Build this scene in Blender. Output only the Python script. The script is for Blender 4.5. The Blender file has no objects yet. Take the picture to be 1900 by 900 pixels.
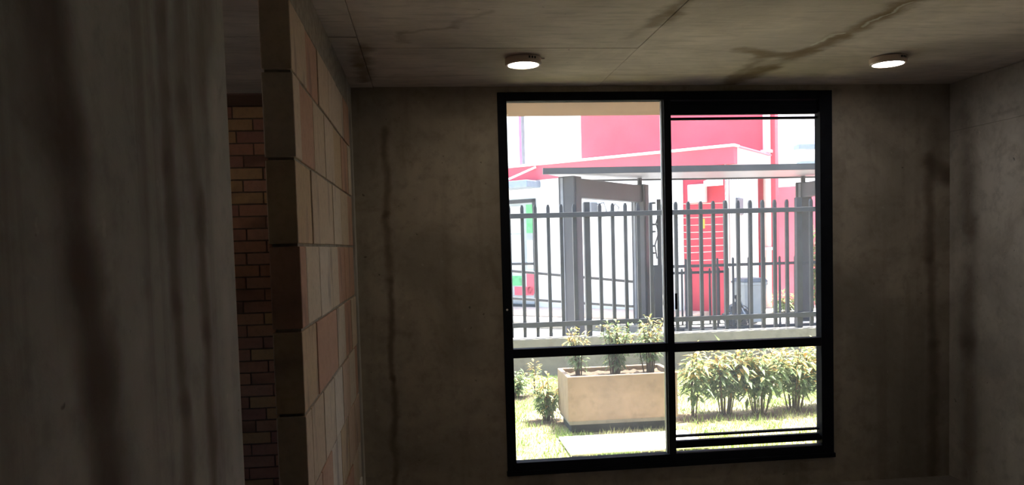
import bpy, bmesh, math, random
import numpy as np
from mathutils import Matrix, Vector
random.seed(7); RNG = np.random.default_rng(7)
S = bpy.context.scene
COL = S.collection

# ------------------------------------------------------------------ camera
F, CX, CY, CZ = 1453.0, 950.0, 534.0, 1.43          # focal length and principal point of the 1900x900 frame, eye height
def nrm(v): v = np.array(v, float); return v/np.linalg.norm(v)
AY = nrm([790-CX, 461-CY, F])                         # room depth axis (its vanishing point)
AD = nrm([757, 27266, F]); AD = nrm(AD-AY*AD.dot(AY)) # plumb line
AX = np.cross(AD, AY)
RW = np.array([AX, AY, -AD])                          # camera (right, down, forward) -> world
cam = bpy.data.cameras.new('camera'); cam_o = bpy.data.objects.new('camera', cam); COL.objects.link(cam_o)
cam.sensor_width = 36.0; cam.lens = F/1900*36; cam.shift_y = (CY-450)/1900; cam.clip_start = .02; cam.clip_end = 300
r, d, f = RW[:, 0], RW[:, 1], RW[:, 2]
M = Matrix.Identity(4)
for i in range(3):
    M[i][0] = r[i]; M[i][1] = -d[i]; M[i][2] = -f[i]
M[2][3] = CZ
cam_o.matrix_world = M
S.camera = cam_o

# ------------------------------------------------------------------ sky, sun, exposure
W = bpy.data.worlds.new('sky'); S.world = W; W.use_nodes = True
wn = W.node_tree.nodes; wl = W.node_tree.links
sky = wn.new('ShaderNodeTexSky'); sky.sky_type = 'NISHITA'; sky.sun_disc = False
sky.sun_elevation = math.radians(70); sky.sun_rotation = math.radians(40); sky.dust_density = 4.0; sky.air_density = 1.2
bg = wn['Background']; wl.new(sky.outputs[0], bg.inputs[0]); bg.inputs[1].default_value = .30
sun = bpy.data.lights.new('sun', 'SUN'); sun.energy = 7.0; sun.angle = math.radians(.6); sun.color = (1, .95, .86)
sun_o = bpy.data.objects.new('sun', sun); COL.objects.link(sun_o)
sun_o.rotation_euler = Vector((.24, .20, 1)).to_track_quat('Z', 'Y').to_euler()
sun_o.location = (3, 8, 20)
S.view_settings.view_transform = 'Standard'; S.view_settings.look = 'None'
S.view_settings.gamma = 1; S.view_settings.use_curve_mapping = False
S.view_settings.exposure = 1.72

# ------------------------------------------------------------------ pixel -> place helpers (distance always comes from a plane the thing touches)
def ray(px, py): return RW@nrm([(px-CX)/F, (py-CY)/F, 1])
def atY(px, py, y): v = ray(px, py)*1; v = v*(y/v[1]); return v+np.array([0, 0, CZ])
def atZ(px, py, z): v = ray(px, py); v = v*((z-CZ)/v[2]); return v+np.array([0, 0, CZ])
def atX(px, py, x): v = ray(px, py); v = v*(x/v[0]); return v+np.array([0, 0, CZ])

# ------------------------------------------------------------------ mesh helpers
class MB:
    def __init__(s): s.v = []; s.f = []
    def add(s, vs, fs):
        o = len(s.v); s.v += [tuple(map(float, p)) for p in vs]; s.f += [tuple(i+o for i in q) for q in fs]; return s
    def box(s, a, b, bev=0):
        x0, y0, z0 = a; x1, y1, z1 = b
        return s.add([(x0, y0, z0), (x1, y0, z0), (x1, y1, z0), (x0, y1, z0), (x0, y0, z1), (x1, y0, z1), (x1, y1, z1), (x0, y1, z1)],
                     [(0, 3, 2, 1), (4, 5, 6, 7), (0, 1, 5, 4), (1, 2, 6, 5), (2, 3, 7, 6), (3, 0, 4, 7)])
    def bar(s, p, q, w, h, up=(0, 0, 1)):
        p = np.array(p, float); q = np.array(q, float); t = nrm(q-p); up = np.array(up, float)
        if abs(t.dot(up)) > .98: up = np.array([0, 1., 0])
        a = nrm(np.cross(t, up))*w/2; b = nrm(np.cross(a, t))*h/2
        vs = [p-a-b, p+a-b, p+a+b, p-a+b, q-a-b, q+a-b, q+a+b, q-a+b]
        return s.add(vs, [(3, 2, 1, 0), (4, 5, 6, 7), (0, 1, 5, 4), (1, 2, 6, 5), (2, 3, 7, 6), (3, 0, 4, 7)])
    def tube(s, pts, rad, n=8, cap=True):
        pts = [np.array(p, float) for p in pts]; rads = rad if hasattr(rad, '__len__') else [rad]*len(pts)
        vs = []; fs = []
        ref = np.array([0, 0, 1.]) if abs(nrm(pts[-1]-pts[0])[2]) < .9 else np.array([1., 0, 0])
        for i, p in enumerate(pts):
            t = nrm(pts[min(i+1, len(pts)-1)]-pts[max(i-1, 0)])
            a = nrm(np.cross(t, ref)); b = np.cross(t, a)
            for k in range(n):
                g = 2*math.pi*k/n; vs.append(p+(a*math.cos(g)+b*math.sin(g))*rads[i])
        for i in range(len(pts)-1):
            for k in range(n):
                fs.append((i*n+k, i*n+(k+1) % n, (i+1)*n+(k+1) % n, (i+1)*n+k))
        if cap: fs.append(tuple(range(n))[::-1]); fs.append(tuple((len(pts)-1)*n+k for k in range(n)))
        return s.add(vs, fs)
    def lathe(s, prof, c=(0, 0, 0), n=32):
        vs = []; fs = []
        for (rr, z) in prof:
            for k in range(n):
                g = 2*math.pi*k/n; vs.append((c[0]+rr*math.cos(g), c[1]+rr*math.sin(g), c[2]+z))
        for i in range(len(prof)-1):
            for k in range(n): fs.append((i*n+k, i*n+(k+1) % n, (i+1)*n+(k+1) % n, (i+1)*n+k))
        return s.add(vs, fs)
    def prism(s, poly, axis, a, b):
        """poly in the other two axes, extruded along axis from a to b"""
        def mk(p, t):
            if axis == 'x': return (t, p[0], p[1])
            if axis == 'y': return (p[0], t, p[1])
            return (p[0], p[1], t)
        n = len(poly)
        return s.add([mk(p, a) for p in poly]+[mk(p, b) for p in poly],
                     [tuple(range(n))[::-1], tuple(range(n, 2*n))]+[(i, (i+1) % n, n+(i+1) % n, n+i) for i in range(n)])
    def mesh(s, name, mat=None, smooth=False):
        m = bpy.data.meshes.new(name); m.from_pydata(s.v, [], s.f); m.validate()
        bm = bmesh.new(); bm.from_mesh(m); bmesh.ops.recalc_face_normals(bm, faces=bm.faces); bm.to_mesh(m); bm.free()
        if mat: m.materials.append(mat)
        if smooth:
            for p in m.polygons: p.use_smooth = True
        return m
    def build(s, name, mat, parent=None, loc=(0, 0, 0), rz=0, bevel=0, smooth=False):
        o = bpy.data.objects.new(name, s.mesh(name, mat, smooth)); COL.objects.link(o)
        o.location = loc; o.rotation_euler = (0, 0, rz)
        if parent is not None: o.parent = parent
        if bevel:
            b = o.modifiers.new('bevel', 'BEVEL'); b.width = bevel; b.segments = 2; b.limit_method = 'ANGLE'
        return o
def box(name, a, b, mat, parent=None, bevel=0, **k): return MB().box(a, b).build(name, mat, parent, bevel=bevel, **k)
def inst(name, mesh, parent, loc=(0, 0, 0), rot=(0, 0, 0), scale=(1, 1, 1)):
    o = bpy.data.objects.new(name, mesh); COL.objects.link(o); o.location = loc; o.rotation_euler = rot; o.scale = scale
    if parent is not None: o.parent = parent
    return o
def thing(name, label, cat, loc=(0, 0, 0), rz=0, group=None):
    o = bpy.data.objects.new(name, None); COL.objects.link(o); o.location = loc; o.rotation_euler = (0, 0, rz)
    o.empty_display_size = .1
    return tag(o, label, cat, group)
def tag(o, label=None, cat=None, group=None, kind=None):
    if label: o['label'] = label
    if cat: o['category'] = cat
    if group: o['group'] = group
    if kind: o['kind'] = kind
    return o
def structure(o, label=None, cat=None): return tag(o, label, cat, kind='structure')

# ------------------------------------------------------------------ materials
class NT:
    def __init__(s, name):
        s.m = bpy.data.materials.new(name); s.m.use_nodes = True; s.t = s.m.node_tree; s.n = s.t.nodes; s.l = s.t.links
        s.b = s.n['Principled BSDF']; s.out = s.n['Material Output']
    def node(s, ty, **k):
        n = s.n.new(ty)
        for a, v in k.items(): setattr(n, a, v)
        return n
    def put(s, sock, v):
        if isinstance(v, bpy.types.NodeSocket): s.l.new(v, sock)
        elif v is not None: sock.default_value = v
    def math(s, op, a, b=None, c=None, clamp=False):
        n = s.node('ShaderNodeMath', operation=op, use_clamp=clamp)
        for i, v in enumerate((a, b, c)): 
            if v is not None: s.put(n.inputs[i], v)
        return n.outputs[0]
    def vmath(s, op, a, b=None, out=0):
        n = s.node('ShaderNodeVectorMath', operation=op)
        s.put(n.inputs[0], a)
        if b is not None:
            if op == 'SCALE': s.put(n.inputs['Scale'], b)
            else: s.put(n.inputs[1], b)
        return n.outputs[out]
    def noise(s, vec, scale, detail=4, rough=.55, dist=0):
        n = s.node('ShaderNodeTexNoise'); s.put(n.inputs['Vector'], vec); n.inputs['Scale'].default_value = scale
        n.inputs['Detail'].default_value = detail; n.inputs['Roughness'].default_value = rough; n.inputs['Distortion'].default_value = dist
        return n.outputs['Fac']
    def ramp(s, fac, lo, hi):
        n = s.node('ShaderNodeMapRange', interpolation_type='SMOOTHSTEP'); s.put(n.inputs[0], fac)
        n.inputs[1].default_value = lo; n.inputs[2].default_value = hi; return n.outputs[0]
    def mix(s, fac, a, b):
        n = s.node('ShaderNodeMix', data_type='RGBA'); s.put(n.inputs[0], fac)
        s.put(n.inputs[6], a if isinstance(a, bpy.types.NodeSocket) else (*a, 1)); s.put(n.inputs[7], b if isinstance(b, bpy.types.NodeSocket) else (*b, 1))
        return n.outputs[2]
    def pos(s): return s.node('ShaderNodeNewGeometry').outputs['Position']
    def bump(s, h, strength, dist=.01):
        n = s.node('ShaderNodeBump'); n.inputs['Strength'].default_value = strength; n.inputs['Distance'].default_value = dist
        s.put(n.inputs['Height'], h); s.l.new(n.outputs[0], s.b.inputs['Normal'])
    def base(s, col): s.put(s.b.inputs['Base Color'], col if isinstance(col, bpy.types.NodeSocket) else (*col, 1))
    def rough(s, v, spec=None):
        s.put(s.b.inputs['Roughness'], v)
        if spec is not None: s.b.inputs['Specular IOR Level'].default_value = spec
def plain(name, col, rough=.6, var=.12, scale=9, metal=0, spec=.4, bump=0):
    t = NT(name); p = t.pos(); n = t.noise(p, scale, 5)
    c = np.array(col)
    t.base(t.mix(t.ramp(n, .3, .7), tuple(c*(1-var)), tuple(np.minimum(c*(1+var), 1)))); t.rough(rough, spec); t.b.inputs['Metallic'].default_value = metal
    if bump: t.bump(t.noise(p, scale*6, 4), bump, .004)
    return t.m
def concrete(name, col, axes='XZ', stains=(), pale=(), streak=None, streak_amt=.35, var=.22, grain=(1, 1, 1), dirt=(.10, .065, .04), warp_amt=.06):
    """cast concrete: cloudy tone, pin holes, board grain; stains = run-off marks with a shape of their own, as segments (a, b, width, strength) in the two axes given"""
    t = NT(name); p = t.pos(); c = np.array(col)
    big = t.noise(p, 1.6, 5, .6, .6)
    gv = t.vmath('MULTIPLY', p, grain)
    fine = t.noise(gv, 14, 6, .65)
    colr = t.mix(t.ramp(big, .28, .72), tuple(c*(1-var)), tuple(c*(1+var)))
    colr = t.mix(t.math('MULTIPLY', t.ramp(fine, .45, .75), .6), colr, tuple(c*.62))
    mid = t.noise(gv, 4.5, 7, .7, .8); colr = t.mix(t.math('MULTIPLY', t.ramp(mid, .5, .72), .45), colr, tuple(c*np.array([.60, .56, .52])))
    sp = t.noise(gv, 26, 3, .6); colr = t.mix(t.math('MULTIPLY', t.ramp(sp, .66, .74), .35), colr, tuple(np.minimum(c*1.45, .85)))
    pin = t.noise(p, 34, 2, .5); colr = t.mix(t.math('MULTIPLY', t.ramp(pin, .74, .80), .75), colr, tuple(c*.25))
    wn_ = t.node('ShaderNodeTexNoise'); t.put(wn_.inputs['Vector'], p); wn_.inputs['Scale'].default_value = 9; wn_.inputs['Detail'].default_value = 8
    warp = t.vmath('SCALE', t.vmath('SUBTRACT', wn_.outputs['Color'], (.5, .5, .5)), warp_amt)
    q = t.vmath('ADD', p, warp)
    keep = {'XZ': (1, 0, 1), 'XY': (1, 1, 0), 'YZ': (0, 1, 1)}[axes]; q = t.vmath('MULTIPLY', q, keep)
    def vec(u):
        return {'XZ': (u[0], 0, u[1]), 'XY': (u[0], u[1], 0), 'YZ': (0, u[0], u[1])}[axes]
    if streak:                                                     # vertical run-off lines
        sv = t.vmath('MULTIPLY', p, streak); sn = t.noise(sv, 1.0, 6, .6, .25)
        colr = t.mix(t.math('MULTIPLY', t.ramp(sn, .50, .66), streak_amt), colr, tuple(dirt))
    patch = t.ramp(t.noise(p, 3.3, 5, .6), .12, .52)
    def segs(lst, target, colr):
        for (a, b, w, k) in lst:
            A = np.array(vec(a)); B = np.array(vec(b)); BA = B-A; L2 = max(BA.dot(BA), 1e-6)
            pa = t.vmath('SUBTRACT', q, tuple(A))
            h = t.math('DIVIDE', t.vmath('DOT_PRODUCT', pa, tuple(BA), out=1), L2, clamp=True)
            bah = t.node('ShaderNodeVectorMath', operation='SCALE'); bah.inputs[0].default_value = tuple(BA); t.l.new(h, bah.inputs['Scale'])
            dd = t.vmath('LENGTH', t.vmath('SUBTRACT', pa, bah.outputs[0]), out=1)
            m = t.node('ShaderNodeMapRange', interpolation_type='SMOOTHSTEP'); t.l.new(dd, m.inputs[0])
            m.inputs[1].default_value = w*1.5; m.inputs[2].default_value = w*.1; m.inputs[3].default_value = 0; m.inputs[4].default_value = k
            colr = t.mix(t.math('MULTIPLY', m.outputs[0], patch), colr, target)
        return colr
    colr = segs(stains, tuple(dirt), colr)
    colr = segs(pale, tuple(np.minimum(c*1.5, .8)), colr)
    t.base(colr); t.rough(.86, .25)
    t.bump(t.math('ADD', fine, t.math('MULTIPLY', pin, -.4)), .35, .006)
    return t.m
def glass_mat():
    """window glass, mostly clear, with a translucent veil mixed in to imitate glare haze"""
    t = NT('veiled_glass'); t.n.remove(t.b)
    tr = t.node('ShaderNodeBsdfTransparent'); tr.inputs[0].default_value = (.95, .97, .97, 1)
    veil = t.node('ShaderNodeBsdfTranslucent'); veil.inputs[0].default_value = (.85, .86, .9, 1)  # pale veil that lifts the darks like glare over the view
    gl = t.node('ShaderNodeBsdfGlossy'); gl.inputs['Roughness'].default_value = .03
    n = t.noise(t.pos(), 1.6, 5, .6)
    m1 = t.node('ShaderNodeMixShader'); t.l.new(t.math('MULTIPLY_ADD', t.ramp(n, .3, .75), .016, .018), m1.inputs[0]); t.l.new(tr.outputs[0], m1.inputs[1]); t.l.new(veil.outputs[0], m1.inputs[2])
    fr = t.node('ShaderNodeFresnel'); fr.inputs[0].default_value = 1.3
    m2 = t.node('ShaderNodeMixShader'); t.l.new(fr.outputs[0], m2.inputs[0]); t.l.new(m1.outputs[0], m2.inputs[1]); t.l.new(gl.outputs[0], m2.inputs[2])
    t.l.new(m2.outputs[0], t.out.inputs['Surface']); return t.m
def emit(name, col, strength):
    t = NT(name); t.n.remove(t.b); e = t.node('ShaderNodeEmission'); e.inputs[0].default_value = (*col, 1); e.inputs[1].default_value = strength
    t.l.new(e.outputs[0], t.out.inputs['Surface']); return t.m
def foliage(name, a, b):
    t = NT(name); n = t.noise(t.pos(), 22, 3); t.base(t.mix(t.ramp(n, .35, .65), a, b)); t.rough(.55, .4)
    tr = t.node('ShaderNodeBsdfTranslucent'); t.l.new(t.mix(t.ramp(n, .35, .65), a, b), tr.inputs[0])
    m = t.node('ShaderNodeMixShader'); m.inputs[0].default_value = .3
    t.l.new(t.b.outputs[0], m.inputs[1]); t.l.new(tr.outputs[0], m.inputs[2]); t.l.new(m.outputs[0], t.out.inputs['Surface']); return t.m
def brick_mat(name, cols, burn=(.16, .12, .12), burn_amt=.5, island=True):
    """fired clay, tone differs per brick (object random), smoked patches on some"""
    t = NT(name); p = t.pos(); oi = t.node('ShaderNodeObjectInfo')
    cr = t.node('ShaderNodeValToRGB'); cr.color_ramp.interpolation = 'CONSTANT'; t.l.new(oi.outputs['Random'], cr.inputs[0])
    el = cr.color_ramp.elements
    while len(el) < len(cols): el.new(.5)
    for i, c in enumerate(cols): el[i].position = i/len(cols); el[i].color = (*c, 1)
    sh = t.vmath('ADD', p, t.vmath('SCALE', (37., 11., 53.), oi.outputs['Random']))
    n = t.noise(t.vmath('MULTIPLY', sh, (1, 7, 2.2)), 1.1, 4, .5)
    f = t.noise(p, 40, 5, .6)
    c = t.mix(t.math('MULTIPLY', t.ramp(n, .56, .7), burn_amt), cr.outputs[0], burn)
    c = t.mix(t.math('MULTIPLY', t.ramp(f, .4, .75), .18), c, (.12, .08, .05))
    t.base(c); t.rough(.85, .25); t.bump(f, .3, .004); return t.m

CEIL = 2.295; XR = 3.04; XB = -.36; WY = 4.275
Cc = (.40, .365, .31)
def cs(*pts): return [tuple(atZ(x, y, CEIL)[:2]) for x, y in pts]
def bs(*pts): return [tuple(atY(x, y, WY)[[0, 2]]) for x, y in pts]
def rs(*pts): return [tuple(atX(x, y, XR)[1:]) for x, y in pts]
def ls(*pts): return [tuple(atX(x, y, XB)[1:]) for x, y in pts]
def chain(pts, w, k): return [(pts[i], pts[i+1], w, k) for i in range(len(pts)-1)]
BR = (.19, .125, .065)
m_ceiling = concrete('ceiling_concrete', (.63, .54, .47), 'XY',
    chain(cs((1720, -15), (1640, 28), (1560, 70)), .055, .9)+chain(cs((1560, 70), (1500, 95), (1440, 104), (1385, 92)), .055, .9)
    + chain(cs((1490, 98), (1420, 128), (1345, 160)), .07, .9)+chain(cs((1420, 104), (1350, 150)), .045, .6)
    + chain(cs((1285, -5), (1240, 25), (1218, 45)), .05, .7)+chain(cs((668, 85), (672, 120), (676, 150)), .045, .7)
    + chain(cs((900, 20), (840, 50), (750, 62), (745, 80)), .02, .35)+chain(cs((1210, 50), (1170, 70)), .03, .3),
    pale=chain(cs((1570, 60), (1500, 85)), .012, .5)+chain(cs((1690, 5), (1600, 50)), .010, .4), var=.2, grain=(.35, 2.2, 1), dirt=BR, warp_amt=.13)
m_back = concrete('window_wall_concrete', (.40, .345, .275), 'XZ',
    chain(bs((716, 240), (718, 400), (722, 520)), .022, .7)+chain(bs((722, 520), (730, 700), (734, 905)), .02, .75)
    + chain(bs((1726, 290), (1724, 480), (1732, 640), (1732, 905)), .035, .65)+chain(bs((1795, 260), (1803, 420), (1800, 600), (1800, 905)), .03, .6)
    + chain(bs((1725, 300), (1760, 325), (1800, 300)), .06, .6)+chain(bs((1735, 230), (1735, 320)), .05, .35)
    + chain(bs((905, 460), (925, 530)), .02, .3)+chain(bs((1550, 300), (1556, 500), (1552, 840)), .03, .15),
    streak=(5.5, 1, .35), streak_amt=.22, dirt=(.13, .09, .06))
m_right = concrete('side_wall_concrete', (.58, .54, .48), 'YZ',
    chain(rs((1790, 220), (1800, 420), (1797, 640), (1797, 905)), .08, .5)+chain(rs((1840, 215), (1890, 200)), .012, .25), streak=(1, 3.0, .3), streak_amt=.16)
m_left = concrete('shaft_wall_concrete', (.40, .385, .345), 'YZ',
    chain(ls((85, -20), (120, 250), (150, 500), (185, 700), (205, 920)), .055, .85)+chain(ls((40, -20), (60, 200)), .03, .4)
    + chain(ls((300, 0), (312, 300), (330, 560), (345, 760), (350, 920)), .028, .7)+chain(ls((372, 380), (382, 620), (396, 920)), .028, .75)
    + chain(ls((335, 0), (340, 200), (372, 400)), .035, .5)+chain(ls((385, 0), (372, 160)), .05, .45),
    pale=chain(ls((395, 120), (418, 560), (440, 900)), .03, .25)+chain(ls((255, 620), (290, 920)), .05, .3),
    streak=(1, 9, .25), streak_amt=.35, dirt=(.115, .075, .05))
m_floor = concrete('floor_concrete', (.27, .235, .20), 'XY')
m_hall = concrete('hall_concrete', (.40, .38, .33), 'YZ')
m_mortar = plain('mortar', (.33, .29, .23), .9, .2, 30, bump=.3)
m_mortar_dk = plain('dark_mortar', (.20, .13, .09), .9, .2, 30)
m_block = brick_mat('clay_block', [(.60, .47, .34), (.58, .42, .31), (.64, .53, .41), (.54, .33, .23), (.62, .50, .38), (.66, .56, .46), (.58, .43, .28), (.52, .31, .22)], burn=(.20, .14, .13))
m_endblock = brick_mat('clay_block_end', [(.40, .25, .17), (.36, .22, .16)])
m_brick = brick_mat('facing_brick', [(.66, .33, .20), (.62, .30, .19), (.68, .40, .20), (.58, .28, .19), (.64, .33, .22), (.52, .25, .18)], burn=(.10, .06, .05), burn_amt=.6)
m_frame = plain('black_aluminium', (.010, .011, .015), .75, .2, 6, spec=.12)
m_glass = glass_mat()
m_white_p = plain('white_plastic', (.72, .69, .64), .4, .04)
m_dark = plain('dark_plastic', (.03, .03, .03), .5, .1)

# ------------------------------------------------------------------ room
floor = box('floor', (-3.2, -5.5, -.1), (XR+.12, WY+.12, 0), m_floor); structure(floor)
ceil = box('ceiling', (-3.2, -5.5, CEIL+.012), (XR+.12, WY+.57, CEIL+.17), m_ceiling); structure(ceil)
def panel(a, b, z, name='ceiling_panel'):
    g = .0011
    MB().box((a[0]+g, a[1]+g, z), (b[0]-g, b[1]-g, CEIL+.02)).build(name, m_ceiling, ceil, bevel=.002)
xs = (-3.2, -.25, .97, XR+.1)
ysl = ((-5.5, .9, 3.28, WY+.55), (-5.5, 1.2, 3.46, WY+.1), (-5.5, 1.2, 3.475, WY+.1))
off = ((.0, .001, -.002), (.0, .0012, .0), (.001, .0, .001))
for i in range(3):
    for j in range(3): panel((xs[i], ysl[i][j]), (xs[i+1], ysl[i][j+1]), CEIL+off[i][j])

wx0, wx1, wz0, wz1 = .411, 2.318, .160, 2.262         # window opening
m = MB(); T = WY+.13
m.box((-.46, WY, 0), (wx0, T, CEIL+.01)); m.box((wx1, WY, 0), (XR+.1, T, CEIL+.01)); m.box((wx0, WY, 0), (wx1, T, wz0)); m.box((wx0, WY, wz1), (wx1, T, CEIL+.01))
structure(m.build('wall_back', m_back))
wr = box('wall_right', (XR+.004, -5.5, 0), (XR+.12, WY+.1, CEIL+.01), m_right); structure(wr)
zj = 2.02
for a, b in (((-5.5, 0), (1.0, zj)), ((1.0, 0), (3.3, zj)), ((3.3, 0), (WY, zj)), ((-5.5, zj), (1.0, CEIL)), ((1.0, zj), (3.3, CEIL)), ((3.3, zj), (WY, CEIL))):
    MB().box((XR, a[0]+.001, a[1]+.001), (XR+.02, b[0]-.001, b[1]-.001)).build('wall_panel', m_right, wr, bevel=.0015)
DY = 1.535                                             # near edge of the passage
structure(box('wall_left', (XB-.10, -5.5, 0), (XB, DY, CEIL+.005), m_left, bevel=.006))
structure(box('wall_rear', (-3.2, -5.62, 0), (XR+.12, -5.5, CEIL+.01), m_mortar_dk))
# corner return between the block wall and the window wall
structure(box('trim_1', (XB-.10, 4.00, 0), (XB-.008, WY+.02, CEIL+.005), m_right, bevel=.004))

# block partition: each block a piece, laid in running bond on its mortar
part = MB().box((XB-.078, 2.312, 0), (XB-.006, 4.0, CEIL)).build('wall_partition', m_mortar); structure(part)
CH, CW, J = .2463, .288, .007
z0 = 1.446-6*CH
rows = [z0+i*CH for i in range(-1, 9)]
Y0, Y1 = 2.30, 3.99
for ri in range(10):
    za = z0+(ri-1)*CH+.008; zb = z0+ri*CH
    za = max(za, .004)
    if zb > 2.15: zb = 2.143
    if zb-za < .04: continue
    odd = (ri-1) % 2
    e = [Y0]; y = Y0+(CW*.40 if odd == 1 else CW)
    while y < Y1-.03: e.append(y); y += CW+(.012*math.sin(ri*2.1+y*9))
    e.append(Y1)
    for k in range(len(e)-1):
        a, b = e[k]+(J/2 if k else 0), e[k+1]-J/2
        pr = random.uniform(-.002, .003)
        MB().box((XB-(.085 if k == 0 else .04), a-(random.uniform(0, .004) if k == 0 else 0), za+random.uniform(0, .002)), (XB+pr, b, zb)).build('brick', m_block, part, bevel=.003)
structure(box('trim_2', (XB-.085, 2.30, 2.15), (XB-.004, 4.0, CEIL+.002), m_mortar, bevel=.004))

# room beyond the passage: facing-brick wall, far side with its own daylight opening
HY = 4.712
hall = box('wall_hall', (-2.2, HY+.012, 0), (XB-.10, HY+.13, CEIL), m_mortar_dk); structure(hall)
bh, bw = .0705, .222
bm_ = MB().box((0, 0, 0), (bw-.009, .05, bh-.009)).mesh('brick', m_brick)
n = 0
for i in range(32):
    z = CEIL-.012-(i+1)*bh
    x = -1.72-(bw/2 if i % 2 else 0)+random.uniform(-.03, .03)
    while x < XB-.2:
        if z > 0:
            w = min(1, (XB-.105-x)/(bw-.009))
            if w > .15: inst('brick', bm_, hall, (x, HY+random.uniform(-.004, .003), z), (0, 0, 0), (w, 1, 1))
        x += bw
m = MB(); 
m.box((-3.2, -5.5, 0), (-3.08, 2.2, CEIL)); m.box((-3.2, 3.0, 0), (-3.08, HY+.1, CEIL)); m.box((-3.2, 2.2, 0), (-3.08, 3.0, 1.0)); m.box((-3.2, 2.2, 1.55), (-3.08, 3.0, CEIL))
structure(m.build('wall_far_left', m_hall))
structure(box('wall_hall_side', (XB-.10, WY+.02, 0), (XB-.02, HY+.1, CEIL+.005), m_hall))
structure(box('wall_hall_far', (-3.2, HY+.01, 0), (-2.2, HY+.13, CEIL), m_hall))
structure(box('floor_hall', (-3.2, WY+.12, -.1), (XB, HY+.13, 0), m_floor))
w2 = MB().box((-3.16, 2.2, 1.0), (-3.12, 3.0, 1.04)).box((-3.16, 2.2, 1.51), (-3.12, 3.0, 1.55)).box((-3.16, 2.2, 1.04), (-3.12, 2.24, 1.51)).box((-3.16, 2.96, 1.04), (-3.12, 3.0, 1.51)).box((-3.16, 2.58, 1.04), (-3.12, 2.62, 1.51)).build('window_2', m_frame); structure(w2)

# ------------------------------------------------------------------ window
FY = WY-.012; FD = WY+.055
win = bpy.data.objects.new('window_1', None); COL.objects.link(win); win.location = (wx0, FY, wz0); structure(win)
def wp(name, a, b, mat=m_frame, bev=.003, parent=win):
    return MB().box(np.array(a)-[wx0, FY, wz0], np.array(b)-[wx0, FY, wz0]).build(name, mat, parent, bevel=bev)
ix0, ix1, iz0, iz1 = .461, 2.245, .226, 2.215
mx0, mx1, tz0, tz1 = 1.336, 1.376, .810, .860
wp('jamb', (wx0, FY, wz0), (ix0, FD, wz1)); wp('jamb', (ix1, FY, wz0), (wx1, FD, wz1))
wp('head', (ix0, FY, iz1), (ix1, FD, wz1)); wp('sill', (ix0, FY, wz0), (ix1, FD, iz0))
wp('drip_sill', (wx0-.004, FY-.012, wz0-.004), (wx1+.004, FD, wz0+.022))
wp('mullion', (mx0, FY, iz0), (mx1, FD, iz1)); wp('transom', (ix0, FY+.004, tz0), (mx0, FD-.004, tz1)); wp('transom', (mx1, FY+.004, tz0-.004), (ix1, FD-.004, tz1-.004))
wp('sash_edge', (mx0-.006, FY+.03, iz0), (mx0, FD-.01, iz1), plain('sash_reflection', (.30, .30, .31), .5, .05), 0)  # pale grey imitates the reflection along the sliding sash
GY = WY+.044
vt, vb = 2.116, .325                                    # glass of the right light stops at the ventilation slots
for a, b in (((ix0, tz1), (mx0-.006, iz1)), ((ix0, iz0), (mx0-.006, tz0)), ((mx1, tz1-.004), (ix1, vt)), ((mx1, vb-.008), (ix1, tz0-.004))):
    wp('pane', (a[0], GY, a[1]), (b[0], GY+.004, b[1]), m_glass, 0)
for z, h in ((2.188, .024), (2.163, .0245), (2.138, .0245), (2.110, .012)): wp('louvre_slat', (mx1, GY-.022, z), (ix1, GY+.008, z+h), bev=.001)
for z, h in ((.311, .011), (.248, .042)): wp('louvre_slat', (mx1, GY-.022, z), (ix1, GY+.008, z+h), bev=.001)
p = atY(941, 575, FY); MB().lathe([(0, 0), (.006, 0), (.005, .003), (0, .004)], n=12).build('screw', m_white_p, win, tuple(np.array(p)-[wx0, FY, wz0])).rotation_euler = (math.pi/2, 0, 0)
box('handle', (0, 0, 0), (.012, .012, .09), m_frame, win, .003, loc=(mx1+.004-wx0, -.012, 1.05-wz0))

# ------------------------------------------------------------------ ceiling lamps
def lamp(px, py, label, tint, strength):
    c = atZ(px, py, CEIL-.035); R = .084
    t = thing('ceiling_light', label, 'ceiling light', (c[0], c[1], CEIL), 0, 'round ceiling lights')
    MB().lathe([(.0, 0), (R-.004, 0), (R, -.004), (R, -.028), (R-.004, -.034), (R-.012, -.034), (R-.013, -.026), (0, -.026)], n=48).build('housing', m_lamp, t, smooth=False)
    MB().lathe([(0, -.0325), (R-.014, -.0325), (R-.013, -.029), (0, -.029)], n=48).build('diffuser', emit('led_'+label[:9], tint, strength), t)
    for k in range(3):
        a = -1.35+k*.17
        MB().box((-.004, -.0015, -.005), (.004, .0015, .005)).build('vent_slot', m_dark, t, (R*math.cos(a), R*math.sin(a), -.013), a+math.pi/2)
    MB().box((-.012, -.004, -.006), (.012, .004, 0)).build('clip', m_lamp, t, ((R+.004), .0, 0), 0)
m_lamp = plain('lamp_housing', (.70, .56, .47), .5, .05)
lamp(971, 122, 'round ceiling light above the plain left window light, warm glow', (1, .90, .74), 9)
lamp(1648, 120, 'round ceiling light near the right wall corner, cool white glow', (1, .96, .95), 9)

# wall socket at the foot of the block wall
s = atX(667, 889, XB)
t = thing('wall_socket', 'small white socket plate low on the block wall by the corner', 'socket', (XB, s[1], s[2]-.04))
box('plate', (0, -.06, -.035), (.010, .06, .035), m_white_p, t, .003)
for k in (-.03, .03): box('outlet', (.008, k-.016, -.016), (.012, k+.016, .016), m_white_p, t, .002)

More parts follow.
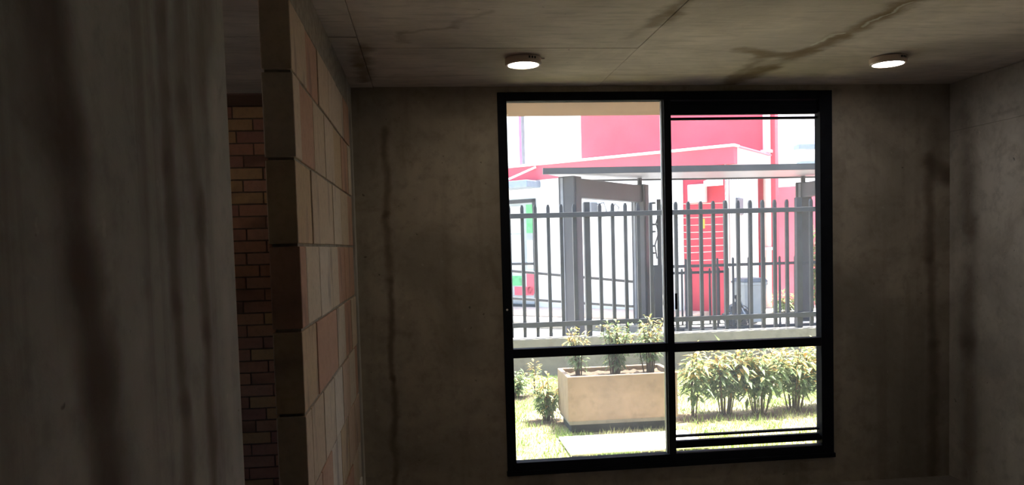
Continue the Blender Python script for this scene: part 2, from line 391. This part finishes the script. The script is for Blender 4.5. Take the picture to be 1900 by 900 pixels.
# ================================================================== outside
m_soffit = plain('soffit_render', (.19, .115, .085), .9, .08, 5)
m_lawn = None
def lawn_mat():
    t = NT('lawn_soil'); p = t.pos(); a = t.noise(p, 2.2, 5, .6, .4); b = t.noise(p, 30, 4)
    c = t.mix(t.ramp(a, .40, .62), (.22, .26, .09), (.46, .38, .26)); c = t.mix(t.math('MULTIPLY', t.ramp(b, .4, .7), .5), c, (.10, .08, .05))
    for (px_, py_) in BASES:                                         # bare earth round each shrub
        o = atZ(px_, py_, 0); dd = t.vmath('LENGTH', t.vmath('SUBTRACT', p, (o[0], o[1]-.05, 0)), out=1)
        k = t.ramp(t.math('ADD', dd, t.math('MULTIPLY', t.math('SUBTRACT', a, .5), .35)), .27, .12)
        c = t.mix(k, c, (.15, .105, .07))
    t.base(c); t.rough(.95, .1); t.bump(b, .6, .02); return t.m
BASES = ((1018, 778), (957, 735), (1284, 771), (1345, 766), (1408, 764), (1474, 757), (1543, 752))
def blade_mat():
    t = NT('grass_blades'); p = t.pos(); a = t.noise(p, 2.2, 5, .6, .4); b = t.noise(p, 60, 2)
    c = t.mix(t.ramp(a, .42, .62), (.26, .42, .10), (.62, .54, .32)); c = t.mix(t.ramp(b, .35, .65), c, (.42, .52, .18)); t.base(c); t.rough(.7, .2); return t.m
m_pave = plain('pavement_concrete', (.62, .58, .52), .9, .1, 4, bump=.2)
m_slab = plain('slab_concrete', (.70, .67, .62), .9, .08, 6, bump=.2)
m_gwall = concrete('garden_wall_render', (.24, .22, .185), 'XZ', var=.15)
m_steel = plain('dark_grey_steel', (.030, .033, .040), .5, .15, 8)
m_steel2 = plain('pergola_steel', (.048, .050, .057), .5, .15, 3)
m_planter = concrete('planter_cement', (.30, .22, .155), 'XZ', stains=[((1.12, .50), (1.9, .47), .06, .35), ((1.15, .44), (1.45, .46), .05, .3)], var=.16, dirt=(.17, .125, .08))
m_plinth_shade = plain('planter_plinth_shade', (.035, .04, .042), .9, .2)  # near-black tone paints in the shadow under the planter body
m_soil = plain('soil', (.10, .07, .045), .95, .3, 30, bump=.5)
m_leaf = foliage('leaf_green', (.10, .18, .06), (.30, .38, .18))
m_leaf_y = foliage('leaf_young', (.46, .46, .14), (.62, .36, .12))
m_stem = plain('stem_bark', (.12, .09, .05), .8, .2)
m_white = plain('white_render', (.80, .79, .76), .85, .05, 3)
m_red2 = plain('red_panel', (.58, .055, .085), .75, .10, 1.2)
m_red = plain('red_paint', (.70, .105, .14), .75, .10, 1.2)
m_pink = plain('pink_paint', (.70, .22, .27), .8, .08, 1.5)
m_palepink = plain('pale_pink_render', (.80, .62, .62), .85, .06, 2)
m_grey = plain('grey_metal', (.17, .18, .20), .5, .1)
m_roof = plain('canopy_sheet', (.30, .30, .32), .4, .08)
m_bluegrey = plain('blue_grey_metal', (.20, .25, .31), .5, .1)
GW = 8.50                                               # front of the low garden wall

# eave slab over the window
structure(box('trim_eave', (-2.2, T, CEIL-.012), (XR+1.0, T+.78, CEIL+.15), m_soffit), )
m = MB().box((XR+.1, T-.12, 0), (XR+3.2, T, CEIL+.15)); structure(m.build('wall_outer_right', m_soffit))
# ground
structure(box('floor_lawn', (-9, T, -.12), (14, GW, -.012), lawn_mat()))
structure(box('floor_pavement', (-30, GW+.16, -.12), (50, 70, -.004), m_pave))
structure(box('floor_outer', (-30, -8, -.12), (-3.2, GW+.16, -.008), m_pave))
# path slabs in front of the planter
c1, c2 = atZ(1052, 812, .0), atZ(1050, 845, 0)
path = box('floor_path', (.93, 5.17, -.03), (1.90, 5.66, -.002), m_mortar); structure(path)
for a, b in ((.93, 1.42), (1.424, 1.90)):
    y1 = 5.66
    MB().box((a, 5.17, -.02), (b, y1, .012)).build('paving_slab', m_slab, path, bevel=.006)

# grass
def grass(n):
    x = RNG.uniform(-.4, 6.2, n); y = RNG.uniform(4.45, GW-.06, n)
    k = ~((x > .93) & (x < 1.90) & (y > 5.17) & (y < 5.64)) & ~((x > 1.02) & (x < 2.0) & (y > 5.80) & (y < 6.25))
    for (px_, py_) in BASES:
        o = atZ(px_, py_, 0); k &= ~((np.hypot(x-o[0], y-o[1]+.05) < .17) & (RNG.random(n) < .8))
    x, y = x[k], y[k]; n = len(x)
    h = RNG.uniform(.018, .05, n)*(1+.9*(RNG.random(n) > .965)); a = RNG.uniform(0, 6.283, n); w = .0035; l = RNG.uniform(-.6, .6, (n, 2))*h[:, None]
    v = np.empty((n, 3, 3)); dx, dy = np.cos(a)*w, np.sin(a)*w
    v[:, 0] = np.stack([x-dx, y-dy, np.full(n, -.012)], 1); v[:, 1] = np.stack([x+dx, y+dy, np.full(n, -.012)], 1)
    v[:, 2] = np.stack([x+l[:, 0], y+l[:, 1], h-.012], 1)
    me = bpy.data.meshes.new('grass'); me.from_pydata(v.reshape(-1, 3).tolist(), [], np.arange(3*n).reshape(-1, 3).tolist())
    me.materials.append(blade_mat()); o = bpy.data.objects.new('grass', me); COL.objects.link(o)
    tag(o, 'short sunlit grass with dry patches around the planter and shrubs', 'grass', kind='stuff')
grass(52000)

# low wall and steel picket fence
gw = box('wall_garden', (-9, GW, -.05), (14, GW+.17, .40), m_gwall, bevel=.008); structure(gw)
fy = GW+.085
ztip = atY(1137, 377, fy)[2]; zt = atY(1137, 397, fy)[2]; zb = atY(1137, 597, fy)[2]; zlow = .35
fen = thing('picket_fence', 'dark grey steel picket fence with pointed bars on the low garden wall', 'fence', (0, fy, .40))
def fpart(mb, name): return mb.build(name, m_steel, fen)
x0f, x1f = -1.2, 6.2
for z, h in ((zt, .055), (zb, .055)):
    MB().box((x0f, -.035, z-h/2-.40), (x1f, -.005, z+h/2-.40)).build('rail', m_steel, fen, bevel=.003)
xa = atY(970, 450, fy)[0]; dxp = (atY(1461, 450, fy)[0]-xa)/21
hp = ztip-.40
pick = MB().prism([(-.018, .012), (.018, .012), (.018, hp-.03), (.008, hp), (-.008, hp), (-.018, hp-.03)], 'y', -.005, .031).mesh('picket', m_steel)
wide = MB().box((-.032, -.003, -.002), (.032, .06, hp+.02)).mesh('fence_post', m_steel)
k = -20
while xa+k*dxp < x1f:
    x = xa+k*dxp
    if x > x0f:
        if k % 17 == 5: inst('post', wide, fen, (x, 0, 0))
        else: inst('picket', pick, fen, (x, 0, 0))
    k += 1

# planter
PYF = 5.80
a, b = atY(1054, 700, PYF), atY(1257, 686, PYF); pz1 = a[2]; pz0 = atY(1100, 781, PYF)[2]; px0, px1 = a[0]-.005, b[0]
bk = atZ(1037, 683, pz1)[1]; PYB = max(PYF+.34, min(bk, PYF+.5))
pl = thing('concrete_planter', 'rectangular tan cement planter box with a pale rim on the lawn', 'planter', ((px0+px1)/2, (PYF+PYB)/2, 0))
cx_, cy_ = (px0+px1)/2, (PYF+PYB)/2; hw, hd = (px1-px0)/2, (PYB-PYF)/2; th = .035
m = MB(); m.box((-hw, -hd, pz0), (hw, -hd+th, pz1)); m.box((-hw, hd-th, pz0), (hw, hd, pz1)); m.box((-hw, -hd+th, pz0), (-hw+th, hd-th, pz1)); m.box((hw-th, -hd+th, pz0), (hw, hd-th, pz1)); m.box((-hw+th, -hd+th, pz0), (hw-th, hd-th, pz0+.03))
m.build('body', m_planter, pl, bevel=.006)
box('plinth', (-hw+.03, -hd+.05, -.01), (hw-.03, hd-.05, pz0-.02), m_plinth_shade, pl)
box('base_lip', (-hw+.012, -hd+.012, pz0-.028), (hw-.012, hd-.012, pz0), m_gwall, pl)
m = MB(); nx, ny = 24, 8
vs = [(-hw+th+(2*hw-2*th)*i/nx, -hd+th+(2*hd-2*th)*j/ny, pz1-.035+random.uniform(-.008, .01)) for j in range(ny+1) for i in range(nx+1)]
m.add(vs, [(j*(nx+1)+i, j*(nx+1)+i+1, (j+1)*(nx+1)+i+1, (j+1)*(nx+1)+i) for j in range(ny) for i in range(nx)])
m.build('soil', m_soil, pl, smooth=True)

# shrubs: stems plus narrow drooping leaves, the young tips yellow to orange
def leaf(mb, p, dirv, L, wd, droop):
    dirv = nrm(dirv); side = nrm(np.cross(dirv, [0, 0, 1])+1e-6); p = np.array(p)
    mid = p+dirv*L*.5+np.array([0, 0, -droop*L*.15]); tip = p+dirv*L+np.array([0, 0, -droop*L*.6])
    up = np.cross(side, dirv)*wd*.25
    mb.add([p, mid+side*wd+up, mid, mid-side*wd+up, tip], [(0, 1, 2), (0, 2, 3), (1, 4, 2), (2, 4, 3)])
def shrub(px, py, zb_, top, spread, nst, nlf, label, seed, name='leafy_shrub', young=.25, group=None, Y=None, low=.15, L0=.075):
    rg = random.Random(seed)
    b = atZ(px, py, zb_) if Y is None else atY(px, py, Y)
    b = np.array([b[0], b[1], zb_])
    tz = atY(px, top, b[1])[2]; H = tz-zb_
    t = thing(name, label, 'shrub', tuple(b), 0, group)
    st = MB(); g = MB(); yv = MB()
    for i in range(nst):
        an = rg.uniform(0, 6.283); rr = spread*math.sqrt(rg.random()); hh = H*rg.uniform(.70, 1) if i else H
        if i == 0: rr *= .2
        e = np.array([math.cos(an)*rr, math.sin(an)*rr*.8, hh-.05]); s0 = np.array([math.cos(an)*rr*.28, math.sin(an)*rr*.25, -.01])
        mdl = s0*.5+e*.5+np.array([math.cos(an)*-.015, math.sin(an)*-.015, .03])
        pts = [s0, mdl, e]
        st.tube(pts, [.006, .0045, .002], 5)
        for j in range(nlf):
            f_ = rg.uniform(low, 1)**.85
            p = (s0*(1-f_)**2+2*mdl*f_*(1-f_)+e*f_*f_)
            a2 = rg.uniform(0, 6.283); el = rg.uniform(-.35, .6)+.5*(f_ > .93)
            dv = (math.cos(a2)*math.cos(el), math.sin(a2)*math.cos(el), math.sin(el))
            tgt = yv if (f_ > .80 and rg.random() < young*1.7) or rg.random() < young*.10 else g
            leaf(tgt, p+np.array(dv)*L0*rg.uniform(.05, .55), dv, L0*rg.uniform(.6, 1.25), .13*L0*rg.uniform(.8, 1.3), rg.uniform(.2, 1))
    st.build('stems', m_stem, t)
    tag(g.build('foliage', m_leaf, t), kind='stuff')
    if yv.f: tag(yv.build('young_foliage', m_leaf_y, t), 'yellow to orange young leaf tips', kind='stuff')
    return t
zs = pz1-.04; yp = (PYF+PYB)/2
shrub(1075, 690, zs, 600, .09, 9, 44, 'shrub at the left end of the cement planter', 1, Y=yp, young=.4, L0=.06)
shrub(1141, 690, zs, 588, .14, 20, 44, 'broad leafy shrub in the middle of the cement planter', 2, Y=yp, young=.2, L0=.06)
shrub(1204, 690, zs, 580, .14, 13, 42, 'tall shrub in the cement planter beside the window mullion', 3, Y=yp, young=.35, low=.25, L0=.065)
shrub(1018, 778, 0, 690, .14, 13, 46, 'orange-tipped shrub on the lawn left of the cement planter', 4, young=.45)
shrub(957, 735, 0, 684, .12, 9, 36, 'small shrub cut by the left window jamb', 5, young=.15)
shrub(992, 730, 0, 668, .035, 2, 26, 'thin yellow-topped seedling before the garden wall', 6, young=.8, low=.55)
hd_ = [(1284, 771, 636, 'slim hedge shrub with one bare stem just right of the mullion', .14, 6), (1345, 766, 634, 'second hedge shrub from the mullion, broad green crown', .21, 14),
       (1408, 764, 638, 'third hedge shrub from the mullion, dense dark stems', .22, 15), (1474, 757, 636, 'fourth hedge shrub from the mullion, near the right jamb', .22, 16), (1543, 752, 634, 'last hedge shrub, mostly hidden by the right jamb', .2, 13)]
for i, (px, py, tp, lb, sp, ns) in enumerate(hd_):
    shrub(px, py, 0, tp, sp, ns, 46, lb, 20+i, name='hedge_shrub', group='hedge shrubs right of the planter', young=.38, low=.28, L0=.11)
bl_ = [(1312, 722, 660), (1376, 720, 655), (1440, 716, 652), (1505, 712, 650)]
for i, (px, py, tp) in enumerate(bl_):
    shrub(px, py, 0, tp, .2, 10, 46, ['back-row shrub filling the gap behind first and second hedge shrubs', 'back-row shrub filling the gap behind second and third hedge shrubs', 'back-row shrub filling the gap behind third and fourth hedge shrubs', 'back-row shrub at the right jamb behind the fourth hedge shrub'][i], 40+i, name='hedge_shrub', group='hedge shrubs right of the planter', young=.3, low=.3)

# ------------------------------------------------------------------ shop building across the pavement (own axes: s along its front, d back, z up)
A = atZ(1000, 578, 0)[:2]; B = atZ(1170, 583, 0)[:2]
u = nrm(B-A); v_ = np.array([-u[1], u[0]])
brz = math.atan2(u[1], u[0])
def bl(px, py, d=0.):
    """pixel on the vertical plane d metres behind the shop front -> (s, z)"""
    q = ray(px, py); o = A+v_*d; k = (o@v_)/(q[:2]@v_); P = q*k
    return float((P[:2]-A)@u), float(P[2]+CZ)
def bd(px, py, s):
    """pixel on the vertical plane at distance s along the front -> (d, z)"""
    q = ray(px, py); o = A+u*s; k = (o@u)/(q[:2]@u); P = q*k
    return float((P[:2]-A)@v_), float(P[2]+CZ)
shop = thing('shop_building', 'red and white shop building with flat canopy roof behind the fence', 'building', (A[0], A[1], 0), brz)
def sb(name, a, b, mat, bev=0, parent=shop): return MB().box(a, b).build(name, mat, parent, bevel=bev)
sc_, zc = bl(1362, 268); sr, _ = bl(1268, 450); sL = -9.0
zf0 = bl(1020, 332)[1]; zf1 = zc-.04
sl = bl(1347, 450)[0]
dT = bd(1430, 292, sc_)[0]
sb('front_wall', (sL, 0, 0), (sr, .2, zf0), m_white)
sb('red_wall', (sr, .03, 0), (sl, .2, zf0), m_red2)
sb('fascia', (sL, -.02, zf0), (sc_-.002, .18, zf1), m_red)
sb('coping', (sL, -.06, zf1), (sc_+.03, .24, zf1+.05), m_white, .01)
sb('side_wall', (sc_-.18, .18, zf0), (sc_, dT, zf1), m_palepink)
sb('coping', (sc_-.22, .18, zf1), (sc_+.03, dT, zf1+.04), m_pink, .01)
sb('roof_deck', (sL, .18, zf0), (sc_-.18, dT, zf0+.12), m_white)
sb('flashing', (sL, 1.2, zf1+.12), (bl(1078, 286, 1.2)[0], 1.26, zf1+.17), m_bluegrey)
d1 = bd(1405, 450, sl)[0]
# ribbed white sheeting round the corner
sb('sheeting', (sl-.02, .03, 0), (sl, d1, zf0), m_white)
nr = 14
for i in range(nr):
    y = .06+(d1-.1)*i/(nr-1); sb('rib', (sl, y-.03, .02), (sl+.03, y+.03, zf0-.02), m_white, .008)
q0 = bd(1366, 367, sl+.04); q1 = bd(1377, 399, sl+.04); sb('meter_box', (sl, q0[0], q1[1]), (sl+.07, q1[0], q0[1]), m_grey, .01)
# tall red storey set back
s0, _ = bl(1078, 250, dT); s1, _ = bl(1438, 250, dT)
sb('tall_wall', (s0, dT, 0), (s1, dT+.22, 9), m_red)
s2 = bl(1421, 300, dT)[0]; s3 = bl(1429, 300, dT)[0]
MB().tube([((s2+s3)/2, dT-.08, 0), ((s2+s3)/2, dT-.08, 9)], .075, 10).build('downpipe', m_palepink, shop, smooth=True)
for z in (1.2, 3.2, 5.2, 7.2): sb('pipe_clip', ((s2+s3)/2-.1, dT-.17, z), ((s2+s3)/2+.1, dT, z+.06), m_palepink)
pz = bl(1445, 348, dT+1)[1]; sb('annex_wall', (s1-.2, dT+.9, 0), (s1+9, dT+1.1, pz), m_pink)
# roof post with a faded pink strip
s4, z4 = bl(969, 200, 2.0); MB().tube([(s4, 2.0, zf1), (s4, 2.0, z4+1.2)], .045, 8).build('roof_post', m_grey, shop)
sb('pink_strip', (s4-.12, 2.0, zf1+.1), (s4-.02, 2.04, z4+1.2), plain('faded_banner', (.55, .16, .32), .8, .1))
# awning with its tie rod
a0 = bl(930, 342)[0]; a1, za_ = bl(1004, 341)
aw = sb('awning', (a0-1.2, -.55, za_-.09), (a1, -.02, za_+.06), m_bluegrey, .02)
MB().tube([(bl(950, 336)[0], -.4, za_+.06), (bl(996, 310)[0], -.03, bl(996, 310)[1])], .025, 6).build('tie_rod', m_white, aw)
# glazed shop door with notices
g0, gz1 = bl(944, 372); g1, gz0 = bl(1000, 573)
g0 -= .5; gz0 = max(gz0, .06)
dr = sb('shop_door', (g0, -.03, gz0), (g1, .0, gz1), plain('shop_glass', (.30, .34, .36), .15, .15, 2, spec=.6))
for a_, b_ in (((g0, gz0), (g0+.07, gz1)), ((g1-.07, gz0), (g1, gz1)), ((g0, gz1-.08), (g1, gz1)), ((g0, gz0), (g1, gz0+.1)), ((g0, gz0+.95), (g1, gz0+1.0))):
    sb('door_frame', (a_[0], -.06, a_[1]), (b_[0], -.01, b_[1]), m_steel, .005, dr)
def notice(x0, y0, x1, y1, mat, nm='notice'):
    p, q = bl(x0, y0, -.035), bl(x1, y1, -.035); sb(nm, (p[0], -.042, q[1]), (q[0], -.031, p[1]), mat, 0, dr)
m_green = plain('green_print', (.10, .38, .16), .6, .2); m_paper = plain('paper', (.75, .74, .70), .7, .05)
notice(946, 384, 968, 432, m_paper); notice(946, 436, 970, 500, plain('grey_paper', (.55, .55, .55), .7, .08)); notice(976, 380, 994, 432, m_green); notice(978, 446, 990, 498, m_paper)
notice(977, 505, 993, 545, m_red, 'red_display'); notice(955, 532, 990, 548, m_red, 'red_display'); notice(950, 512, 972, 530, m_green, 'green_display')
# boxes on the white front
p, q = bl(1091, 377), bl(1109, 400); ac = sb('wall_unit', (p[0], -.25, q[1]), (q[0], 0, p[1]), m_grey, .01)
p, q = bl(1092, 402), bl(1106, 414); sb('wall_unit', (p[0], -.12, q[1]), (q[0], 0, p[1]), m_white, .01)
pts = [(bl(x, y)[0], -.04, bl(x, y)[1]) for x, y in ((1108, 380), (1122, 376), (1127, 392), (1118, 404), (1130, 398), (1143, 378), (1150, 385), (1146, 400))]
MB().tube(pts, .012, 6).build('loose_cable', m_grey, shop)
p, q = bl(1275, 343, -.1), bl(1308, 375, -.1); sb('sign_box', (p[0], -.1, q[1]), (q[0], .03, p[1]), m_white, .015)
p, q = bl(1309, 328, -.2), bl(1334, 345, -.2)
MB().prism([(-.3, q[1]+.10), (-.3, q[1]), (.03, p[1]-.16), (.03, p[1]-.02)], 'x', p[0], q[0]).build('lamp_hood', m_white, shop)
# pavement step along the front
st_ = sb('step', (sL, -1.0, 0), (sr+.5, 0, .10), plain('step_tile', (.50, .40, .34), .85, .1), .01)
structure(MB().box((-8, -2.9, -.02), (12, -2.6, .09)).build('trim_kerb', m_gwall, None, (A[0], A[1], 0), brz))

# ------------------------------------------------------------------ entrance pergola
YP1, YP2, YP3 = 10.8, 12.8, 13.0
P1 = atY(1060, 450, YP1)[:2]; P2 = atY(1189, 450, YP2)[:2]; P3 = atY(1491, 450, YP3)[:2]; P4 = np.array([P3[0]-.15, 10.9])
zt1 = atY(1060, 328, YP1)[2]; zt2 = atY(1189, 343, YP2)[2]
zt_ = (zt1+zt2)/2
pg = thing('entrance_pergola', 'dark steel entrance pergola with square posts and a thin sheet roof', 'pergola', (P1[0], P1[1], 0))
pa = math.atan2(P2[1]-P1[1], P2[0]-P1[0])
def rel(p, z): return (p[0]-P1[0], p[1]-P1[1], z)
for i, (p, hgt, w) in enumerate(((P1, zt1, .24), (P2, zt2, .225), (P3, zt2, .25), (P4, zt1, .24))):
    a_ = pa if i < 2 else pa+.25
    po = MB().box((-w/2, -w/2, 0), (w/2, w/2, hgt)).build('post', m_steel2, pg, rel(p, 0), a_, bevel=.006)
    MB().box((-w*.5-.012, w*.18, .02), (-w*.5, w*.34, hgt-.02)).build('cover_strip', m_grey, po)
    MB().box((-w*.30, -w*.5-.008, .02), (-w*.14, -w*.5, hgt-.02)).build('cover_strip', m_steel, po)
    MB().box((-w*.62, -w*.62, 0), (w*.62, w*.62, .03)).build('base_plate', m_steel, po)
MB().bar(rel(P1, zt1-.155), rel(P2, zt2-.155), .16, .27).build('beam', m_steel2, pg, bevel=.006)
MB().bar(rel(P3, zt2-.14), rel(P4, zt2-.14), .16, .24).build('beam', m_steel2, pg, bevel=.006)
rl = atY(1007, 322, 10.6); rf = atY(1600, 300, 10.6); zr = rl[2]
rb = atY(1240, 331, 13.1)
m = MB(); fl = np.array(rel(rl[:2], zr)); fr_ = np.array(rel((P4[0]+1.0, 10.6), zr)); br_ = np.array(rel((P3[0]+1.2, 13.3), rb[2])); bl2 = np.array(rel((P2[0]-1.0, 13.1), rb[2]))
tk = np.array([0, 0, .035]); m.add([fl, fr_, br_, bl2, fl+tk, fr_+tk, br_+tk, bl2+tk], [(0, 3, 2, 1), (4, 5, 6, 7), (0, 1, 5, 4), (1, 2, 6, 5), (2, 3, 7, 6), (3, 0, 4, 7)])
m.build('roof_sheet', m_roof, pg)
MB().bar(fl+[0, 0, .03], fr_+[0, 0, .03], .06, .085).build('roof_edge', m_steel2, pg)
MB().bar(bl2, br_, .05, .05).build('roof_edge', m_steel2, pg)
for p, z in ((P2, zt2), (P3, zt2)): MB().tube([rel(p, z), rel(p, rb[2]-.0)], .04, 8).build('stub', m_steel2, pg)

# ramp handrail behind the pergola
hr = thing('ramp_handrail', 'thin grey two-bar handrail sloping down past the shop front', 'handrail', tuple(atZ(960, 600, 0)[:2])+(0,))
def hrp(px, py, Y): p = atY(px, py, Y); return (p[0]-hr.location[0], p[1]-hr.location[1], p[2])
for (l, rr) in (((930, 501), (1180, 523)), ((930, 552), (1180, 569))):
    MB().tube([hrp(*l, 13.5), hrp(*rr, 13.5)], .026, 8).build('rail', m_steel, hr)
for px, yy in ((1050, 511), (1178, 522), (936, 501)):
    p = hrp(px, yy, 13.5); MB().tube([(p[0], p[1], 0), p], .024, 8).build('post', m_steel, hr)

# second fence, lower, behind; and the electric fence strands beside it
def low_fence(name, label, pxs, y_tip, y_rail, y_low, Y, step_px):
    x0, x1 = atY(pxs[0], 450, Y)[0], atY(pxs[1], 450, Y)[0]; mid = (pxs[0]+pxs[1])/2
    tz, rz_, lz = atY(mid, y_tip, Y)[2], atY(mid, y_rail, Y)[2], atY(mid, y_low, Y)[2]
    t = thing(name, label, 'fence', (x0, Y, 0)); L = x1-x0
    for z in (rz_, lz): MB().box((0, -.012, z-.022), (L, .012, z+.022)).build('rail', m_steel, t)
    st = L/(round((pxs[1]-pxs[0])/step_px)); pm = MB().prism([(-.014, 0), (.014, 0), (.014, tz-.02), (0, tz), (-.014, tz-.02)], 'y', -.013, .013).mesh('picket', m_steel)
    for i in range(int(L/st)+1): inst('picket', pm, t, (i*st, 0, 0))
low_fence('low_fence', 'lower steel fence behind, running right past the grey bin', (1242, 1560), 476, 490, 606, 11.6, 28)
low_fence('low_fence', 'short inner fence before the red wall, below the wire strands', (1212, 1350), 498, 506, 604, 12.9, 17.5)
EY = 12.75
ef = thing('electric_fence', 'wire strands on posts with insulators above the short inner fence', 'electric fence', tuple(atZ(1222, 606, 0)[:2])+(0,))
def ep(px, py, Y=EY): p = atY(px, py, Y); return (p[0]-ef.location[0], p[1]-ef.location[1], p[2])
for px, r_, y0, y1 in ((1222, .035, 370, 600), (1232, .03, 374, 600), (1344, .03, 372, 600)):
    a_ = ep(px, y0); MB().tube([(a_[0], a_[1], 0), a_], r_, 8).build('post', m_steel if px < 1300 else m_grey, ef)
b_ = ep(1221, 492); MB().box((b_[0]-.08, b_[1]-.06, 0), (b_[0]+.08, b_[1]+.06, b_[2])).build('post_box', m_steel, ef)
for i in range(9):
    y = 377+i*13.2
    a_, c_ = ep(1216, y), ep(1344, y-2+random.uniform(-2, 2))
    if i in (0, 3, 4, 6, 7): MB().lathe([(0, -.018), (.045, -.012), (.045, .012), (0, .018)], c=(a_[0]-.05, a_[1]-.03, a_[2]), n=10).build('insulator', m_steel, ef)
    md = [(a_[k]+c_[k])/2 for k in range(3)]; md[2] -= .015
    MB().tube([a_, md, c_], .007, 5).build('wire', m_white, ef)
pts = [ep(x, y) for x, y in ((1219, 378), (1224, 392), (1217, 415), (1222, 432), (1215, 455), (1219, 480))]; MB().tube(pts, .012, 5).build('lead_cable', m_steel, ef)
p, q = ep(1302, 406, 12.7), ep(1308, 424, 12.7); MB().box((p[0], p[1], q[2]), (q[0], p[1]+.01, p[2])).build('warning_plate', plain('yellow_plate', (.75, .68, .12), .5, .05), ef)

# bin and refuse bag
by = 12.55
bc = atY(1390, 450, by)[0]; bt = atY(1390, 516, by)[2]
bn = thing('wheelie_bin', 'light grey wheelie bin with a dark lid behind the fence', 'bin', (bc, by, 0))
m_bin = plain('bin_grey', (.42, .44, .45), .5, .05); m_lid = plain('bin_lid', (.16, .19, .24), .45, .05)
def frus(mb, b0, b1, z0_, z1_):
    mb.add([(-b0[0], -b0[1], z0_), (b0[0], -b0[1], z0_), (b0[0], b0[1], z0_), (-b0[0], b0[1], z0_), (-b1[0], -b1[1], z1_), (b1[0], -b1[1], z1_), (b1[0], b1[1], z1_), (-b1[0], b1[1], z1_)],
           [(0, 3, 2, 1), (4, 5, 6, 7), (0, 1, 5, 4), (1, 2, 6, 5), (2, 3, 7, 6), (3, 0, 4, 7)]); return mb
frus(MB(), (.155, .19), (.195, .25), .06, bt-.05).build('body', m_bin, bn, bevel=.015)
MB().box((-.205, -.26, bt-.11), (.205, .26, bt-.06)).build('rim', m_bin, bn, bevel=.01)
frus(MB(), (.21, .27), (.175, .22), bt-.055, bt+.005).build('lid', m_lid, bn, bevel=.01)
MB().tube([(-.2, .29, bt-.07), (.2, .29, bt-.07)], .018, 8).build('handle', m_lid, bn)
for sx in (-.17, .17): MB().tube([(sx-.025, .2, .09), (sx+.025, .2, .09)], .09, 14).build('wheel', m_dark, bn)
g = atY(1372, 590, 11.9)
bag = bpy.data.meshes.new('refuse_bag'); bmx = bmesh.new(); bmesh.ops.create_icosphere(bmx, subdivisions=4, radius=1)
for vv in bmx.verts:
    co = vv.co; zf = (co.z+1)/2; rr = .20*(1-.55*max(0, zf-.55)/.45) if zf > .55 else .20*(.85+.15*zf/.55)
    wv = .012*math.sin(co.x*11+co.z*5)+.010*math.sin(co.y*13-co.z*9)+.007*math.sin(co.x*23+co.y*19)
    h_ = math.hypot(co.x, co.y)+1e-6; k_ = (rr*math.sqrt(max(0, 1-co.z**2))+wv)/h_
    vv.co = Vector((co.x*k_, co.y*k_, .42*zf+.01*math.sin(co.x*9)))
    if vv.co.z < .02: vv.co.z = 0
bmx.to_mesh(bag); bmx.free()
for p_ in bag.polygons: p_.use_smooth = True
bag.materials.append(plain('bag_plastic', (.03, .033, .04), .15, .1, spec=1.0))
bgo = thing('refuse_bag', 'shiny black refuse bag slumped in front of the grey bin', 'bag', (g[0], 11.98, 0))
bgo.scale = (1.15, .95, 1.1); inst('sack', bag, bgo); MB().lathe([(.03, .39), (.022, .43), (.06, .49), (.05, .50), (0, .45)], n=10).build('knot', bag.materials[0], bgo)

# shrubs beyond the right pergola post, far building on the right
shrub(1458, 592, 0, 545, .28, 9, 40, 'small green bush beside the pink wall, left of the right pergola post', 60, name='leafy_shrub', Y=14.5, young=.2, L0=.16)
shrub(1519, 600, 0, 420, .25, 12, 60, 'tall green bush seen between right pergola post and jamb', 61, name='leafy_shrub', Y=13.6, young=.1, L0=.16)
fb = atZ(1500, 500, 0); Yb = 34.0; x0b = atY(1478, 300, Yb)[0]
far = thing('distant_block', 'distant pale block with grey floor ledges, far right', 'building', (x0b, Yb, 0))
box('wall', (.15, .3, 0), (12, 8, 16), m_white, far)
for y0, y1, xx in ((268, 276, 1482), (300, 307, 1484)):
    za, zb2 = atY(1500, y0, Yb)[2], atY(1500, y1, Yb)[2]; box('ledge', (atY(xx, 300, Yb)[0]-x0b, 0, zb2), (12, .5, za), m_bluegrey, far)
